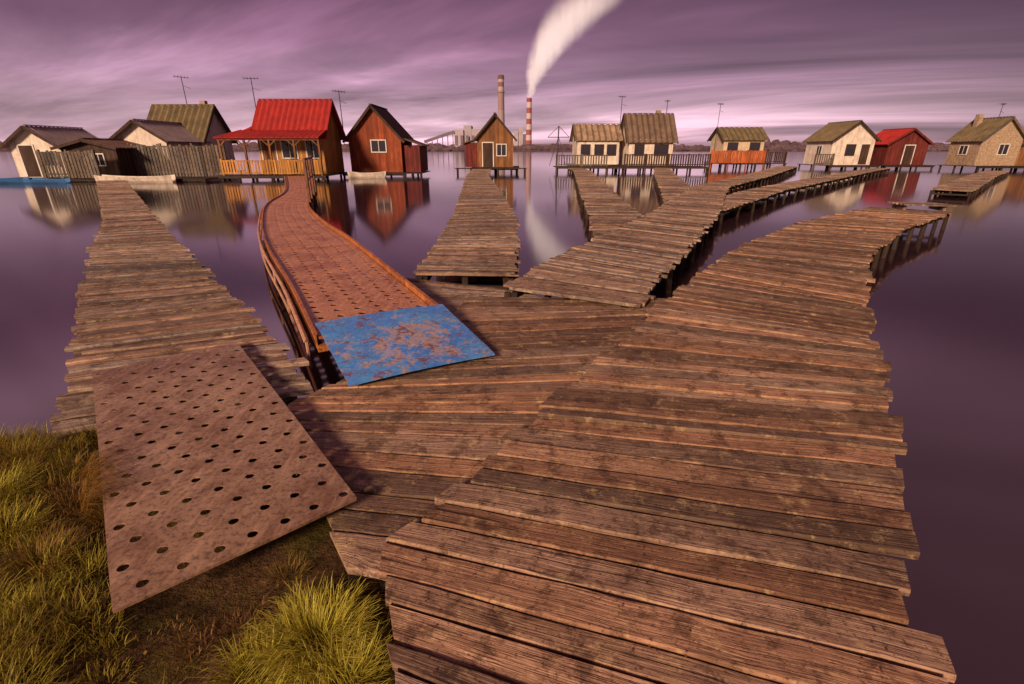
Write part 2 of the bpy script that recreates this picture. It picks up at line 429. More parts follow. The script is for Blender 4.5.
# ------------------------------------------------------------ bank
m,g=newmat('bank_soil')
pos=g.n('ShaderNodeNewGeometry').outputs['Position']
n=g.noise(pos,5,6,.7);n2=g.noise(pos,40,5,.75);n3=g.noise(g.map(pos,loc=(3,3,0)),2.6,5,.7)
col=g.ramp(g.math('ADD',g.math('MULTIPLY',n,.6),g.math('MULTIPLY',n2,.4)),[(.35,(.03,.017,.008)),(.55,(.13,.067,.032)),(.7,(.27,.15,.07))])
col=g.mix(g.math('MULTIPLY',g.ramp(n3,[(.48,0),(.62,1)]),.7),col,g.mix(n2,(.05,.045,.008,1),(.17,.14,.02,1)))
finish(g,col,.95,g.math('ADD',n,n2),1,.035,0,.1);SOIL=m
def yedge(x):
    P=[(-60,3.5),(-6,2.6),(-3,2.52),(-1.9,2.5),(-1.3,2.35),(-.9,2.1),(-.3,1.7),(.4,.6),(.8,-.2),(1.6,-1.5),(60,-3)]
    for a,b in zip(P,P[1:]):
        if x<=b[0]: return a[1]+(b[1]-a[1])*(x-a[0])/(b[0]-a[0])
    return -3
def gz(x,y):
    t=(yedge(x)+.12*noise.noise(Vector((x*2,y*2,3)))-y)/.45
    t=max(0,min(1,t+.3));s=t*t*(3-2*t)
    z=-.7+s*.575+.03*noise.noise(Vector((x*2.2,y*2.2,0)))+.018*noise.noise(Vector((x*9,y*9,1)))
    return z
def grid(xs,ys):
    vs=[(x,y,gz(x,y)) for y in ys for x in xs];nx=len(xs)
    return vs,[(j*nx+i,j*nx+i+1,(j+1)*nx+i+1,(j+1)*nx+i) for j in range(len(ys)-1) for i in range(nx-1)]
xs=[-300,-100,-40,-20,-12,-8,-6]+[-5+i*.045 for i in range(156)]+[2.5,4,8,20,80,300];ys=[-300,-100,-30,-10,-4,-2,-1,-.5]+[-.2+.045*i for i in range(72)]+[3.4,4,5]
m=MB();vs,fs=grid(xs,ys);m.add(vs,fs);m.obj('grassy_bank_ground',SOIL,smooth=True)
# grass
m,g=newmat('grass_blades')
rnd=g.n('ShaderNodeAttribute',attribute_name='rnd').outputs['Fac']
col=g.ramp(rnd,[(0,(.14,.06,.022)),(.22,(.36,.18,.04)),(.42,(.17,.12,.018)),(.62,(.28,.22,.02)),(.8,(.46,.38,.035)),(1,(.66,.58,.09))])
p=g.n('ShaderNodeBsdfPrincipled',{'Base Color':col,'Roughness':.6,'Specular IOR Level':.25})
tr=g.n('ShaderNodeBsdfTranslucent',{0:col})
mx=g.n('ShaderNodeMixShader',{0:.3,1:p.outputs[0],2:tr.outputs[0]})
g.n('ShaderNodeOutputMaterial',{0:mx.outputs[0]});GRASS=m
def inplate(x,y,mg=0):
    o=Vector((-1.24,1.09));ex=Vector((.60,.52)).normalized();ey=Vector((-1.45,1.72)).normalized()
    q=Vector((x,y))-o
    return -mg<q.dot(ex)<.79+mg*.3 and -mg*.4<q.dot(ey)<2.25
gm=MB()
def blade(x,y,z,ang,lean,L,w,rnd):
    dx,dy=math.cos(ang),math.sin(ang);px,py=-dy*w/2,dx*w/2
    vs=[]
    for t,ww in((0,1),(.45,.85),(.8,.5)):
        r=L*lean*t*t; zz=z+L*(t-.45*lean*t*t)
        vs+=[(x+dx*r-px*ww,y+dy*r-py*ww,zz),(x+dx*r+px*ww,y+dy*r+py*ww,zz)]
    r=L*lean;vs.append((x+dx*r,y+dy*r,z+L*(1-.5*lean-.25*lean*lean)))
    gm.add(vs,[(0,1,3,2),(2,3,5,4),(4,5,6)],None,max(0,min(1,rnd)))
def clump(cx,cy,rad,n,L,base,lean=(.3,1.1)):
    for _ in range(n):
        a=U(0,2*math.pi);r=rad*math.sqrt(R());x=cx+r*math.cos(a);y=cy+r*math.sin(a)
        if inplate(x,y,.0): continue
        blade(x,y,gz(x,y)-.01,a+U(-.9,.9),U(*lean)*(.4+.6*r/rad),L*U(.55,1.15),U(.0018,.004),base+U(-.24,.24))
cnt=0
while cnt<640:
    x=U(-3.6,-.30);y=U(.35,2.6)
    if inplate(x,y,.05) or y>yedge(x)-.02: continue
    if x>-.35 or (x>-.75 and y>1.2): continue
    dens=noise.noise(Vector((x*1.8,y*1.8,5)))
    right=(x>-1.35)
    if right and R()<.45: continue
    if dens<-.2 and R()<.5: continue
    cnt+=1
    base=.44+.62*noise.noise(Vector((x*2.8,y*2.8,9)))+(-.16 if right else .04)
    clump(x,y,U(.04,.1),int(U(45,80)),U(.04,.13)*(0.6 if right else 1.1),base,(.4,1.25))
for (x,y,r,L,n,b) in [(-.62,1.08,.12,.16,1300,.86),(-.50,.96,.10,.14,600,.8),(-.76,.98,.09,.13,450,.72),(-2.35,1.75,.12,.17,600,.68),(-2.6,1.5,.15,.17,500,.5),(-2.1,1.55,.12,.14,450,.72),(-2.0,1.2,.14,.15,500,.66),(-2.5,2.05,.12,.15,400,.5),(-2.75,2.2,.14,.15,400,.62),(-2.3,2.25,.1,.13,300,.4),(-1.72,1.65,.08,.12,350,.3),(-2.35,1.2,.14,.15,450,.45),(-1.6,1.0,.12,.13,400,.5),(-1.45,.88,.12,.12,400,.6),(-1.8,1.4,.11,.13,400,.35)]:
    clump(x,y,r,n,L,b,(.45,1.3))
for _ in range(260):
    t=U(-.16,.16);x=-1.86+t*.75+U(-.05,.0);y=1.74-t*.9
    blade(x,y,-.06,U(-.5,1.1),U(.8,1.3),U(.10,.27),.003,U(.08,.4))
gm.obj('grass',GRASS)
lm=MB()
for _ in range(260):
    x=U(-1.2,1.5);y=U(.9,4.5)
    if x>.6 and x>1.0+(y-.9)*.5: continue
    t=U(0,6.28);s=U(.003,.009);zz=.017 if x>-.2+(y-1.9)*.55 else -.038
    if inplate(x,y,.05) : zz=.032
    lm.add([(x,y,zz),(x+s*math.cos(t),y+s*math.sin(t),zz+.002),(x+s*math.cos(t+.7)*1.6,y+s*math.sin(t+.7)*1.6,zz+.003),(x+s*math.cos(t+1.4),y+s*math.sin(t+1.4),zz+.001)],[(0,1,2,3)],None,R()*.4)
lm.obj('dead_leaf_litter',GRASS)

# ------------------------------------------------------------ cabins
m,g=newmat('window_glass');finish(g,(.03,.025,.035,1),.08,spec=.7);GLASS=m
WHITE=plain_mat('white_plaster',(.78,.64,.55),.3,2,.85,(.2,.12,.09),ds=.55)
CREAM=plain_mat('cream_plaster',(.66,.50,.34),.3,2,.85,(.2,.12,.08))
TRIM=plain_mat('white_trim',(.72,.64,.6),.2)
DARKW=siding_mat('dark_brown_boards',(.085,.042,.03),6)
REDW=siding_mat('red_brown_boards',(.36,.075,.03),6)
DRED=siding_mat('dark_red_boards',(.19,.03,.025),6)
ORW=siding_mat('orange_boards',(.64,.28,.07),6)
BRW=siding_mat('brown_boards',(.30,.125,.05),6)
ORR=siding_mat('orange_balcony_boards',(.56,.13,.04),8)
STONE=plain_mat('tan_stone_wall',(.50,.34,.23),.6,7,.9,(.15,.09,.06))
R_RED=roof_mat('red_metal_roof',(.44,.028,.022),(.30,.022,.02),.55)
R_DK=roof_mat('dark_roof',(.09,.045,.04),(.16,.08,.06))
R_GRN=roof_mat('mossy_corrugated_roof',(.22,.155,.08),(.12,.09,.05))
R_TAN=roof_mat('tan_corrugated_roof',(.46,.31,.20),(.20,.13,.09))
R_GREY=roof_mat('grey_roof',(.50,.37,.35),(.32,.24,.24))
R_BRN=roof_mat('brown_tile_roof',(.21,.135,.095),(.12,.075,.055))
def roofplane(m,e0,e1,r0,r1,wl=.3,amp=.03,th=.05,mi=0):
    e0,e1,r0,r1=map(Vector,(e0,e1,r0,r1))
    nrm=(e1-e0).cross(r0-e0).normalized()
    if nrm.z<0:nrm=-nrm
    L=(e1-e0).length;n=max(4,int(L/wl)*4);vs=[];uv=[]
    for i in range(n+1):
        t=i/n;o=nrm*(amp*math.cos(2*math.pi*i/4))
        a=e0.lerp(e1,t);b=r0.lerp(r1,t)
        for p,v in((a,0),(b,1)):
            vs.append(p+o);uv.append((t*L,v*3))
        for p,v in((a,0),(b,1)):
            vs.append(p-nrm*th);uv.append((t*L,v*3))
    fs=[]
    for i in range(n):
        o=4*i;fs+=[(o,o+4,o+5,o+1),(o+2,o+3,o+7,o+6),(o,o+2,o+6,o+4),(o+1,o+5,o+7,o+3)]
    fs+=[(0,1,3,2),(4*n,4*n+2,4*n+3,4*n+1)]
    m.add(vs,fs,uv,mi=mi)
def window(par,x,z,w,h,y,name='window',frame=None,side=None):
    m=MB();t=.07
    def bx(a0,a1,d0,d1,z0,z1,mi):
        if side is None: m.box(x+a0,x+a1,y+d0,y+d1,z0,z1,mi)
        else:
            s=side; xa,xb=sorted((y+(-d1 if s>0 else d0),y+(-d0 if s>0 else d1)))
            m.box(xa,xb,x+a0,x+a1,z0,z1,mi)
    bx(-w/2,w/2,-.015,.02,z,z+h,1)
    bx(-w/2-t,w/2+t,-.05,.018,z-t,z-.002,0);bx(-w/2-t,w/2+t,-.05,.018,z+h+.002,z+h+t,0)
    bx(-w/2-t,-w/2-.002,-.048,.016,z,z+h,0);bx(w/2+.002,w/2+t,-.048,.016,z,z+h,0)
    bx(-.02,.02,-.035,-.017,z,z+h,0)
    m.obj(name,[frame or TRIM,GLASS],par)
def door(par,x,z,w,h,y,mat):
    m=MB();m.box(x-w/2,x+w/2,y-.03,y+.01,z,z+h,0)
    m.box(x-w/2-.08,x-w/2-.002,y-.05,y+.01,z,z+h+.08,1);m.box(x+w/2+.002,x+w/2+.08,y-.05,y+.01,z,z+h+.08,1);m.box(x-w/2,x+w/2,y-.05,y+.01,z+h+.002,z+h+.08,1)
    m.obj('door',[mat,TRIM],par)
def cabin(name,x,y,w,d,z0,zw,zr,wall,roof,ridge='y',ov=.35,rot=0,wl=.3,wins=(),doors=(),amp=.03,trim=None,chim=None,deck=True,sidewins=()):
    e=empty(name,(x,y,0),rot)
    m=MB();hw=w/2
    if ridge=='y':
        A=[(-hw,0,z0),(hw,0,z0),(hw,0,zw),(0,0,zr),(-hw,0,zw)];B=[(a,d,c) for a,_,c in A]
        m.add(A+B,[(0,1,2,3,4),(9,8,7,6,5),(0,5,6,1),(1,6,7,2),(4,9,5,0)],[(v[0]+v[1],v[2]) for v in A+B])
        m.obj('walls',wall,e)
        r=MB();sl=(zr-zw)/hw;ex=hw+ov;ze=zw-ov*sl+.05
        roofplane(r,(-ex,-ov,ze),(-ex,d+ov,ze),(0,-ov,zr+.06),(0,d+ov,zr+.06),wl,amp)
        roofplane(r,(ex,-ov,ze),(ex,d+ov,ze),(0,-ov,zr+.06),(0,d+ov,zr+.06),wl,amp)
        r.beam((0,-ov,zr+.1),(0,d+ov,zr+.1),.2,.05)
        r.obj('roof',roof,e)
        t=MB();
        for s in(-1,1): t.beam((s*ex,-ov-.03,ze-.07),(0,-ov-.03,zr-.01),.04,.16)
        t.obj('bargeboards',trim or DARKW,e)
    else:
        A=[(-hw,0,z0),(-hw,d,z0),(-hw,d,zw),(-hw,d/2,zr),(-hw,0,zw)];B=[(-a,b,c) for a,b,c in A]
        m.add(A+B,[(4,3,2,1,0),(5,6,7,8,9),(0,5,9,4),(1,2,7,6)],[(v[0]+v[1],v[2]) for v in A+B])
        m.obj('walls',wall,e)
        r=MB();sl=(zr-zw)/(d/2);ze=zw-ov*sl+.05;ex=hw+ov
        roofplane(r,(-ex,-ov,ze),(ex,-ov,ze),(-ex,d/2,zr+.06),(ex,d/2,zr+.06),wl,amp)
        roofplane(r,(-ex,d+ov,ze),(ex,d+ov,ze),(-ex,d/2,zr+.06),(ex,d/2,zr+.06),wl,amp)
        r.beam((-ex,d/2,zr+.1),(ex,d/2,zr+.1),.2,.05)
        r.obj('roof',roof,e)
        t=MB()
        for s in(-1,1):
            t.beam((s*(ex+.03),-ov,ze-.07),(s*(ex+.03),d/2,zr-.01),.16,.04,up=(1,0,0));t.beam((s*(ex+.03),d+ov,ze-.07),(s*(ex+.03),d/2,zr-.01),.16,.04,up=(1,0,0))
        t.obj('bargeboards',trim or DARKW,e)
    for q in wins: window(e,*q[:4],0,frame=q[4] if len(q)>4 else None)
    for q in sidewins: window(e,q[1],q[2],q[3],q[4],q[0]*hw,side=q[0])
    for q in doors: door(e,*q[:4],0,q[4])
    if deck:
        p=MB();yy=-.9
        while yy<d+.3:
            p.beam((-hw-.5,yy,z0-.035),(hw+.5,yy,z0-.035),.19,.05);yy+=.2
        p.beam((-hw-.4,-.85,z0-.13),(hw+.4,-.85,z0-.13),.1,.12)
        n=max(2,int(w/1.3))
        for i in range(n+1):
            for yy in(-.8,d/2,d): p.cyl((-hw-.3+(w+.6)*i/n,yy,-1.2),(-hw-.3+(w+.6)*i/n,yy,z0-.07),.08,.08,8)
        p.obj('stilt_platform',PILE,e)
    if chim: 
        c=MB();c.box(chim[0]-.2,chim[0]+.2,chim[1]-.2,chim[1]+.2,zw,zr+.4);c.obj('stack',STONE,e)
    return e
def railing(name,p0,p1,z0,h,mat,sp=.16,sw=.09,rails=(.15,.95),postsp=1.6,parent=None):
    m=MB();a=Vector(p0);b=Vector(p1);L=(b-a).length;n=int(L/sp)
    for i in range(n+1):
        if R()<.03: continue
        p=a.lerp(b,i/n);m.beam((p.x,p.y,z0+U(0,.03)),(p.x+U(-.02,.02),p.y,z0+h*U(.92,1.03)),sw,.02,up=(0,1,0))
    d=(b-a).normalized();nn=Vector((-d.y,d.x))*.035
    for r in rails: m.beam((a.x+nn.x,a.y+nn.y,z0+h*r),(b.x+nn.x,b.y+nn.y,z0+h*r),.05,.07)
    k=max(1,int(L/postsp))
    for i in range(k+1):
        p=a.lerp(b,i/k)+nn*2.2;m.beam((p.x,p.y,-.8),(p.x,p.y,z0+h*1.05),.1,.1)
    return m.obj(name,mat,parent)

e=cabin('white_plaster_cabin',-29.3,32,3.1,3.6,-.25,1.65,2.65,WHITE,R_GREY,'y',.35,wins=[(.75,.45,.8,.8)],doors=[(-.55,-.2,.85,1.8,DARKW)])
e=cabin('dark_wood_shed',-25.5,31.3,3.3,2.6,-.15,1.5,1.9,DARKW,R_DK,'y',.3,wins=[(.5,.5,.6,.6)])
railing('wooden_fence',(-27.6,30.2),(-24.4,30.2),-.2,1.5,FENCE,.19,.15)
e=cabin('white_gable_cabin',-24.4,34.4,3.3,4.2,-.2,2.05,3.1,WHITE,R_GREY,'y',.35,wins=[(-.6,.6,.7,.8),(.7,.6,.7,.8)])
e=cabin('corrugated_roof_cabin',-24.5,38,4.0,4,-.2,2.15,4.4,WHITE,R_GRN,'x',.3,wl=.45,amp=.06,wins=[(1.2,.9,.8,.8)],chim=(1.2,2.6))
railing('wooden_fence',(-24.0,32.6),(-18.1,32.6),-.25,1.9,FENCE,.2,.15)
m=MB()
for i in range(45): m.beam((-27.8+i*.22,29.9,-.24),(-27.8+i*.22,33,-.24),.2,.04)
for i in range(8):
    m.cyl((-27.6+i*1.35,30.0,-1.2),(-27.6+i*1.35,30.0,-.26),.09,.09,8)
m.beam((-27.9,29.95,-.32),(-18,29.95,-.32),.1,.1)
m.obj('stilt_platform',PILE)
e=cabin('red_roof_cabin',-14.0,33,4.1,3.6,-.1,2.3,4.3,ORW,R_RED,'x',.3,wl=.35,wins=[(-.1,.9,.9,1.0),(1.4,.9,.8,1.0)],doors=[(-1.4,-.05,.85,1.95,BRW)],trim=R_RED)
r=MB();roofplane(r,(-3.9,-1.6,2.05),(2.4,-1.6,2.05),(-3.0,.1,2.52),(2.35,.1,2.52),.35,.03);
roofplane(r,(-3.9,2.6,2.05),(-3.9,-1.6,2.05),(-2.37,1.8,3.3),(-2.37,.05,2.56),.35,.02)
r.obj('porch_roof',R_RED,e)
r=MB()
for i in range(5): r.beam((-3.7+i*1.5,-1.4,-.1),(-3.7+i*1.5,-1.4,2.05),.11,.11)
r.beam((-3.8,-1.4,1.97),(2.35,-1.4,1.97),.1,.14)
for i in range(4):
    x0=-3.7+i*1.5
    r.beam((x0+.05,-1.4,1.6),(x0+.4,-1.4,1.92),.06,.06);r.beam((x0+1.45,-1.4,1.6),(x0+1.1,-1.4,1.92),.06,.06)
r.obj('porch_posts',BRW,e)
r=MB()
for i in range(32): r.beam((-4.0+i*.21,-1.7,-.13),(-4.0+i*.21,.0,-.13),.19,.05)
for i in range(7): r.cyl((-3.8+i*1.04,-1.6,-1.2),(-3.8+i*1.04,-1.6,-.16),.09,.09,8)
r.beam((-4.0,-1.72,-.2),(2.6,-1.72,-.2),.08,.14);r.obj('porch_deck',PILE,e)
ob=railing('porch_railing',(-3.75,-1.55),(2.3,-1.55),-.05,.85,ORW,.17,.11,(.1,.92),50,e)
e=cabin('red_brown_gable_cabin',-9.45,36,3.6,4.0,-.1,2.15,4.1,REDW,R_DK,'y',.28,wins=[(.25,1.25,.95,.7)],trim=DARKW)
r=MB();r.box(1.83,3.0,.3,3.5,-.1,1.65);r.obj('lean_to',DRED,e)
r=MB();roofplane(r,(3.2,.1,1.65),(3.2,3.7,1.65),(1.8,.1,2.15),(1.8,3.7,2.15),.3,.02);r.obj('lean_to_roof',R_DK,e)
r=MB();
for i in range(6): r.beam((1.6+i*.3,-.9,-.14),(1.6+i*.3,3,-.14),.28,.05)
for i in range(3): r.cyl((2+i*.6,-.8,-1.2),(2+i*.6,-.8,-.16),.08,.08,8)
r.obj('side_deck',PILE,e)
e=cabin('small_brown_cabin',-1.35,42,2.9,3.6,.05,2.35,3.95,BRW,R_DK,'y',.28,wins=[(.5,.95,.7,.8)],doors=[(-.6,.08,.8,1.8,DARKW)],trim=DARKW)
r=MB();r.box(-2.5,-1.46,.4,2.6,.05,1.9);r.obj('annex',DRED,e)
r=MB();roofplane(r,(-2.7,.2,1.85),(-2.7,2.8,1.85),(-1.42,.2,2.2),(-1.42,2.8,2.2));r.obj('annex_roof',R_DK,e)
r=MB()
for i in range(28): r.beam((-3.0+i*.2,-2.0,0),(-3.0+i*.2,-.9,0),.18,.05)
for i in range(6): r.cyl((-2.9+i*1.05,-1.9,-1.2),(-2.9+i*1.05,-1.9,-.03),.08,.08,8)
r.obj('front_deck',PILE,e)
e=cabin('white_striped_roof_cabin',7.6,46,3.7,3.6,.15,2.25,3.45,WHITE,R_TAN,'x',.25,wl=.5,amp=.09,wins=[(-1.1,.95,.7,.8,DARKW),(.1,.95,.7,.8,DARKW),(1.2,.95,.7,.8,DARKW)])
e=cabin('white_brown_roof_cabin',12.0,45,3.8,3.8,.1,2.2,4.25,WHITE,R_BRN,'x',.28,wl=.45,amp=.06,wins=[(-1.0,.95,.7,.8,DARKW),(.9,.95,1.1,.8,DARKW)],chim=(1.1,2.8))
r=MB()
for i in range(64): r.beam((3.7+i*.2,43,.03),(3.7+i*.2,45.2,.03),.18,.05)
for i in range(10): r.cyl((3.8+i*1.4,43.2,-1.2),(3.8+i*1.4,43.2,0),.09,.09,8)
r.beam((3.7,43,-.05),(16.5,43,-.05),.1,.12);r.obj('stilt_platform',PILE)
railing('wooden_railing',(3.7,43),(7.9,43),.08,.9,FENCE,.22,.1);railing('wooden_railing',(9.4,43),(16.5,43),.08,.95,DARKW,.2,.12)
e=cabin('balcony_cabin',23.1,52,4.0,3.4,.2,2.4,3.4,CREAM,R_GRN,'x',.3,wl=.5,amp=.06,wins=[(-1.1,1.3,.9,.7,DARKW),(1.1,1.3,.9,.7,DARKW)])
r=MB()
for i in range(38): r.beam((19.4+i*.2,50.3,.12),(19.4+i*.2,52,.12),.18,.05)
for i in range(6): r.cyl((19.5+i*1.45,50.5,-1.2),(19.5+i*1.45,50.5,.1),.1,.1,8)
r.obj('stilt_platform',PILE)
railing('orange_balcony_railing',(19.4,50.3),(24.6,50.3),.15,1.15,ORR,.165,.15,(.1,.97));railing('wooden_railing',(24.7,50.3),(26.6,50.3),.15,1.05,DARKW,.17,.13)
e=cabin('white_green_roof_cabin',32.7,50,4.0,4.4,0,2.35,3.85,WHITE,R_GRN,'y',.33,wins=[(-.2,.9,.8,.9,DARKW)],doors=[(1.2,.05,.8,1.8,DARKW)],sidewins=[(-1,2.0,.9,.8,.8)])
railing('wooden_railing',(28.9,49.2),(30.6,49.2),0,1.0,FENCE,.2,.1)
e=cabin('dark_red_shed',38.2,50.3,3.9,3.6,0,2.0,3.2,DRED,R_RED,'y',.3,doors=[(.2,.05,.9,1.7,DARKW)],trim=DRED)
e=cabin('stone_wall_cabin',43.1,46,3.6,3.2,.05,2.3,3.95,STONE,R_GRN,'y',.3,wins=[(.3,1.0,.8,.8)],sidewins=[(-1,1.6,1.0,.8,.7)],trim=FENCE,chim=(-.6,2.4))
e=cabin('brown_shed',47.2,47,3.0,3,0,1.8,2.5,BRW,R_DK,'y',.3)
# ------------------------------------------------------------ boats
def boat(name,x,y,L,W,H,rot,mat,z=WZ):
    e=empty(name,(x,y,z),rot);m=MB();n=12;vs=[];uv=[]
    for i in range(n+1):
        t=i/n;k=max(.04,math.sin(math.pi*min(1,(t*.86+.07)))**.6) if t>.5 else max(.55,math.sin(math.pi*(t*.86+.1))**.6)
        w=W/2*k;sh=H*(1+.35*(2*t-1)**2)
        X=(t-.5)*L
        prof=[(-w,sh),(-w*.8,H*.35),(-w*.45,-.08),(w*.45,-.08),(w*.8,H*.35),(w,sh),(w*.9,sh),(w*.7,H*.35),(w*.4,.0),(-w*.4,.0),(-w*.7,H*.35),(-w*.9,sh)]
        for a,b in prof: vs.append((X,a,b));uv.append((X,a))
    fs=[]
    for i in range(n):
        for j in range(12): a=i*12+j;b=i*12+(j+1)%12;fs.append((a,b,b+12,a+12))
    fs+=[tuple(range(12))[::-1],tuple(range(n*12,n*12+12))]
    m.add(vs,fs,uv);m.obj('hull',mat,e,smooth=False)
    b=MB()
    for t in(-.2,.15): b.box(t*L-.12,t*L+.12,-W*.4,W*.4,H*.65,H*.72)
    b.obj('thwarts',FENCE,e)
BLUEB=plain_mat('blue_boat_paint',(.05,.16,.4),.3)
boat('rowing_boat',-21.6,29.3,4.2,1.2,.32,.03,WHITE)
boat('rowing_boat',-29.4,28.9,3.4,1.1,.25,.1,BLUEB)
boat('rowing_boat',-26.5,29.0,2.6,1.0,.2,-.1,BLUEB)
boat('rowing_boat',-9.7,34.2,2.4,1.0,.32,.1,WHITE)
# ------------------------------------------------------------ antennas
ANT=plain_mat('antenna_metal',(.06,.045,.05),.2)
def antenna(x,y,z0,z1,rot,w=.9,n=5):
    e=empty('tv_antenna',(x,y,0),rot);m=MB()
    m.cyl((0,0,z0),(0,0,z1),.03,.025,6);m.obj('mast',ANT,e)
    m=MB();m.beam((-w/2,0,z1-.05),(w/2,0,z1-.05),.03,.03)
    for i in range(n):
        t=-w/2+w*i/(n-1);m.beam((t,-.3+.03*i,z1-.02),(t,.3-.03*i,z1-.02),.015,.015);m.beam((t,0,z1-.15),(t,0,z1+.08),.012,.012)
    m.beam((0,0,z1-.6),(.5,0,z1-.75),.02,.02);m.obj('elements',ANT,e)
antenna(-24.2,40,3,6.35,.9);antenna(-17.3,36.2,2.2,5.8,.1);antenna(-11.8,36.9,2,5.1,.9)
antenna(9.6,47,2.5,5.7,.2,.6);antenna(13.6,47,2.5,5.35,1.2,.6);antenna(20.6,53,0,5.6,.5,.7);antenna(43.9,48,3,5.2,.4,.6)
e=empty('utility_pole_frame',(3.9,44,0));m=MB()
m.cyl((-.1,0,-1),(0,0,3.2),.06,.05,8);m.beam((-.9,0,2.35),(.9,0,2.35),.06,.06);m.beam((-.9,0,2.35),(0,0,3.2),.04,.04);m.beam((.9,0,2.35),(0,0,3.2),.04,.04)
m.beam((-.7,0,.1),(0,0,2.4),.04,.04);m.beam((.7,0,.1),(0,0,2.4),.04,.04)
m.obj('frame',ANT,e)
# ------------------------------------------------------------ far shore
m,g=newmat('distant_woodland');pos=g.n('ShaderNodeNewGeometry').outputs['Position']
finish(g,g.ramp(g.noise(pos,.05,4,.7),[(.35,(.09,.055,.07)),(.65,(.16,.10,.12))]),.95,spec=.05);TREE=m  # purple tint puts distance haze into the base colour
land=MB();land.add([(-4000,640,0),(4000,640,0),(4000,4000,3),(-4000,4000,3)],[(0,1,2,3)]);land.add([(-4000,640,0),(4000,640,0),(4000,636,-1),(-4000,636,-1)],[(3,2,1,0)]);land.obj('far_shore_ground',TREE)
tm=MB()
for layer,(y,h,s) in enumerate([(650,6,5),(720,9,6),(860,13,8)]):
    x=-1700
    while x<1700:
        n=noise.noise(Vector((x*.008,layer*7,0)))
        hh=h*(.65+.8*n+.35*R())
        if hh>1.5:
            w=s*U(.6,1.5);k=7
            vs=[(x,y,hh)]
            for j,(rr,zz) in enumerate([(.45,.93),(.85,.7),(1,.45),(.8,0)]):
                for a in range(k):
                    th=2*math.pi*a/k+j*.4;q=w*rr*U(.75,1.2);vs.append((x+q*math.cos(th),y+q*math.sin(th)*.6,hh*zz*U(.92,1.06)))
            fs=[(0,1+a,1+(a+1)%k) for a in range(k)]
            for j in range(3):
                o=1+j*k
                for a in range(k): fs.append((o+a,o+k+a,o+k+(a+1)%k,o+(a+1)%k))
            tm.add(vs,fs)
        x+=s*U(.5,1.3)
tm.obj('distant_tree_line',TREE)
PP=plain_mat('plant_cladding',(.46,.38,.44),.3,.05,.8,(.2,.15,.2))  # both plant colours tinted lilac in place of distance haze
PPD=plain_mat('plant_dark',(.2,.15,.2),.3,.05)
e=empty('power_plant');m=MB()
m.box(-88,-74,800,840,0,30);m.box(-73.5,-62,803,840,0,36,0);m.box(-61.5,-44,800,840,0,31);m.box(-43.5,-28,805,840,0,17,1)
m.box(3,9,800,830,0,28);m.box(9.5,17,802,830,0,34,0);m.box(17.5,22,800,830,0,24,1);m.box(-27,2,815,835,0,12,1);m.box(34,60,805,835,0,10,1)
for i in range(5): m.box(-87+i*8.5,-83+i*8.5,799.2,799.8,8,22,1)
m.obj('boiler_houses',[PP,PPD],e)
m=MB();m.beam((-134,800,13),(-88,800,27),4,4);
for i in range(6): x=-130+i*8;m.beam((x,800,0),(x,800,12+i*2.4),1.2,1.2)
m.obj('coal_conveyor',PPD,e)
m,g=newmat('chimney_brick_bands');z=g.n('ShaderNodeSeparateXYZ',{0:g.n('ShaderNodeNewGeometry').outputs['Position']}).outputs[2]
col=g.ramp(g.math('DIVIDE',z,103),[(0,(.33,.24,.25)),(.55,(.30,.19,.18)),(.80,(.42,.31,.31)),(.85,(.22,.11,.11)),(.91,(.42,.31,.31)),(.95,(.16,.08,.08))],'CONSTANT')
finish(g,col,.85);CH1=m
m=MB();m.cyl((-16.2,800,0),(-16.2,800,103),5.6,4.2,24);m.cyl((-16.2,800,98),(-16.2,800,99.5),5.2,5.2,24);m.cyl((-16.2,800,80),(-16.2,800,81.2),5.4,5.4,24);m.obj('brick_chimney',CH1,smooth=False)
m,g=newmat('chimney_red_white');z=g.n('ShaderNodeSeparateXYZ',{0:g.n('ShaderNodeNewGeometry').outputs['Position']}).outputs[2]
f=g.math('GREATER_THAN',g.math('FRACT',g.math('DIVIDE',z,15)),.5)
finish(g,g.mix(f,(.55,.42,.44,1),(.30,.09,.09,1)),.8);CH2=m
m=MB();m.cyl((25.6,800,0),(25.6,800,73),4.6,3.6,24);m.cyl((25.6,800,70),(25.6,800,71),4.2,4.2,24);m.obj('striped_chimney',CH2)
# smoke plume : volume whose density falls off from the plume axis
P=[(25.6,73.5,3.6),(27,80,6),(30,90,10),(35,103,15),(42,119,20),(53,136,26),(66,153,32),(81,170,37),(99,187,41),(119,202,45),(142,216,48)]
m,g=newmat('smoke_volume')
pos=g.n('ShaderNodeNewGeometry').outputs['Position']
sx=g.n('ShaderNodeSeparateXYZ',{0:pos}).outputs
zt=g.n('ShaderNodeMapRange',{0:sx[2],1:73.5,2:216.,3:0.,4:1.}).outputs[0]
xc=g.ramp(zt,[((z-73.5)/142.5,x/200) for x,z,r in P])
rc=g.ramp(zt,[((z-73.5)/142.5,r/100*(1+(.45+ .8*(z-73.5)/142.5)*.35)) for x,z,r in P])
nn=g.noise(g.map(pos,(.05,.05,.05)),1,3,.6)
dx=g.math('SUBTRACT',sx[0],g.math('MULTIPLY',xc,200.))
dx=g.math('ADD',dx,g.math('MULTIPLY',g.math('SUBTRACT',nn,.5),16.))
dy=g.math('SUBTRACT',sx[1],800.)
dist=g.math('SQRT',g.math('ADD',g.math('MULTIPLY',dx,dx),g.math('MULTIPLY',dy,dy)))
rel=g.math('DIVIDE',dist,g.math('MULTIPLY',rc,100.))
fall=g.n('ShaderNodeMapRange',{0:rel,1:.95,2:.10,3:0.,4:1.},interpolation_type='SMOOTHSTEP').outputs[0]
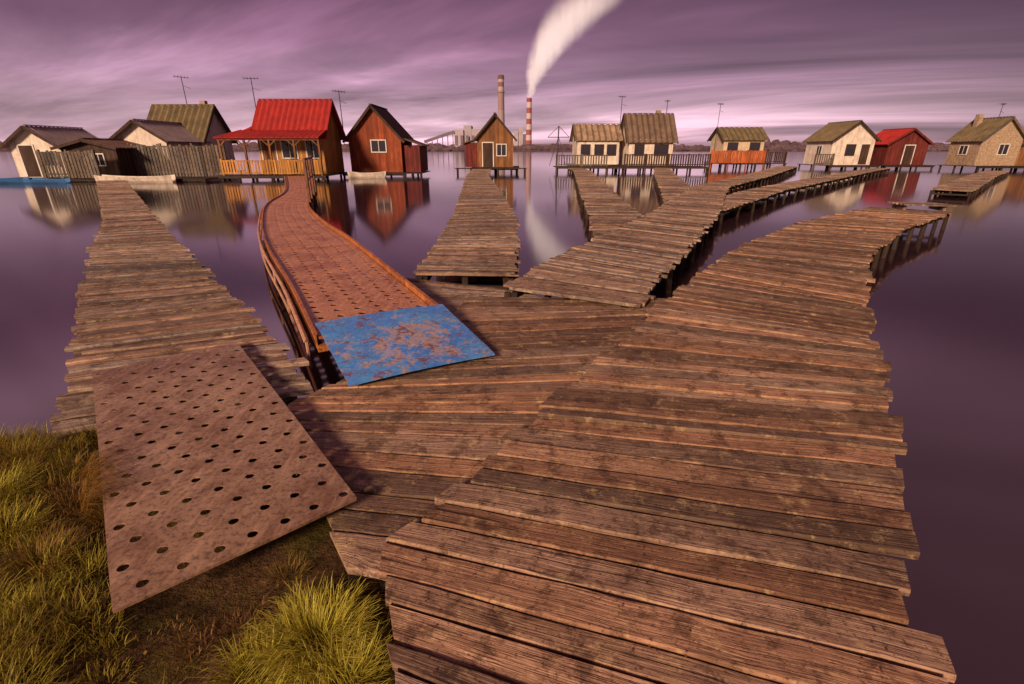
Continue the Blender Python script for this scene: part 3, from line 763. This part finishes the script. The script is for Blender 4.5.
n=g.noise(g.map(pos,(.08,.04,.015),rot=(0,.5,0)),1,3,.6)
fade=g.n('ShaderNodeMapRange',{0:sx[2],1:105.,2:216.,3:1.,4:0.}).outputs[0]
dn=g.math('MULTIPLY',g.math('MULTIPLY',g.math('MULTIPLY',g.ramp(n,[(.32,.35),(.62,1)]),fall),g.math('POWER',fade,1.1)),.13)
v=g.n('ShaderNodeVolumePrincipled',{'Color':(.99,.94,.95,1),'Density':dn,'Anisotropy':-.4,'Emission Strength':g.math('MULTIPLY',dn,.42),'Emission Color':(1,.80,.82,1)})  # emission stands in for sunlight scattered repeatedly inside the smoke; no real glow
o=g.n('ShaderNodeOutputMaterial');g.t.links.new(v.outputs[0],o.inputs['Volume']);SM=m
try: m.cycles.volume_step_rate=2.0
except Exception: pass
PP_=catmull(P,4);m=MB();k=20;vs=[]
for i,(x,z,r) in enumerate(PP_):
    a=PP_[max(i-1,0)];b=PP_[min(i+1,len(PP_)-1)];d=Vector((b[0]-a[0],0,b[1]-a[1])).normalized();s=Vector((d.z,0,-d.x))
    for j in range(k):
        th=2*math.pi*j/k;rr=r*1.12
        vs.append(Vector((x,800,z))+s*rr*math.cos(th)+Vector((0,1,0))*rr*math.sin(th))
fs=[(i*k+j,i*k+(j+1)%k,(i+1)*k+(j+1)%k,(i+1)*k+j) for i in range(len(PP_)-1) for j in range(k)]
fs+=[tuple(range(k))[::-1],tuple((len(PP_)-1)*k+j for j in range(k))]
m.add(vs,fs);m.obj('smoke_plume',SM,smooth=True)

# ------------------------------------------------------------ world
w=bpy.data.worlds.new('World');sc.world=w;w.use_nodes=True;g=NT(w.node_tree)
SUN_EL=math.radians(23);SUN_AZ=math.radians(208)
sky=g.n('ShaderNodeTexSky',sky_type='NISHITA');sky.sun_disc=False;sky.sun_elevation=SUN_EL;sky.sun_rotation=SUN_AZ
d=g.n('ShaderNodeTexCoord').outputs['Generated']
xyz=g.n('ShaderNodeSeparateXYZ',{0:d});X,Y,Z=xyz.outputs
zz=g.math('ADD',g.math('MAXIMUM',Z,0.0),.10)
pv=g.n('ShaderNodeCombineXYZ',{0:g.math('DIVIDE',X,zz),1:g.math('DIVIDE',Y,zz),2:0.0}).outputs[0]
rp=g.map(pv,(1,1,1),rot=(0,0,.45))
s1=g.noise(g.map(rp,(.24,.72,1)),.75,6,.62,.6)
s2=g.noise(g.map(rp,(.15,.38,1),loc=(5,3,0)),1.0,3,.5,.8)
cl=g.math('ADD',g.math('MULTIPLY',s1,.5),g.math('MULTIPLY',s2,.5))
base=g.ramp(Z,[(0,(.48,.28,.35)),(.05,(.58,.36,.44)),(.11,(.40,.22,.32)),(.17,(.20,.092,.155)),(.24,(.125,.052,.095)),(.34,(.30,.155,.22)),(.6,(.27,.14,.195)),(1,(.18,.09,.13))])
cf=g.ramp(cl,[(.38,.36),(.5,.88),(.60,1.75)])
col=g.mix(1,base,cf,'MULTIPLY')
def lobe(v,a,b,lo,hi):
    gd=g.n('ShaderNodeVectorMath',{0:d,1:Vector(v).normalized()},operation='DOT_PRODUCT').outputs['Value']
    l=g.n('ShaderNodeMapRange',{0:gd,1:a,2:b,3:lo,4:hi}).outputs[0]
    return g.n('ShaderNodeCombineXYZ',{0:l,1:l,2:l}).outputs[0]
col=g.mix(1,col,lobe((-.15,.97,.10),.6,1.0,.60,1.5),'MULTIPLY')
col=g.mix(1,col,lobe((-.50,.50,.80),.78,1.0,1.0,3.2),'MULTIPLY')  # bright sky patch added mostly above the view, lightens the water reflections
col=g.mix(1,col,(10,10,10,1),'MULTIPLY')
fin=g.mix(.965,sky.outputs[0],col)
bg=g.n('ShaderNodeBackground',{0:fin,1:.1});g.n('ShaderNodeOutputWorld',{0:bg.outputs[0]})
sd=bpy.data.lights.new('sun','SUN');sd.energy=4.8;sd.angle=math.radians(10);sd.color=(1,.73,.49)
so=bpy.data.objects.new('sun',sd);sc.collection.objects.link(so)
dirv=Vector((math.sin(SUN_AZ)*math.cos(SUN_EL),math.cos(SUN_AZ)*math.cos(SUN_EL),math.sin(SUN_EL)))
so.rotation_euler=dirv.to_track_quat('Z','Y').to_euler();so.location=(0,-10,20)
cd=bpy.data.cameras.new('camera');cd.lens=17.0;cd.sensor_width=36;cd.clip_end=9000;cd.clip_start=.05
co=bpy.data.objects.new('camera',cd);sc.collection.objects.link(co);co.location=(0,0,1.35)
co.rotation_euler=(math.radians(90-21.654),0,0);sc.camera=co
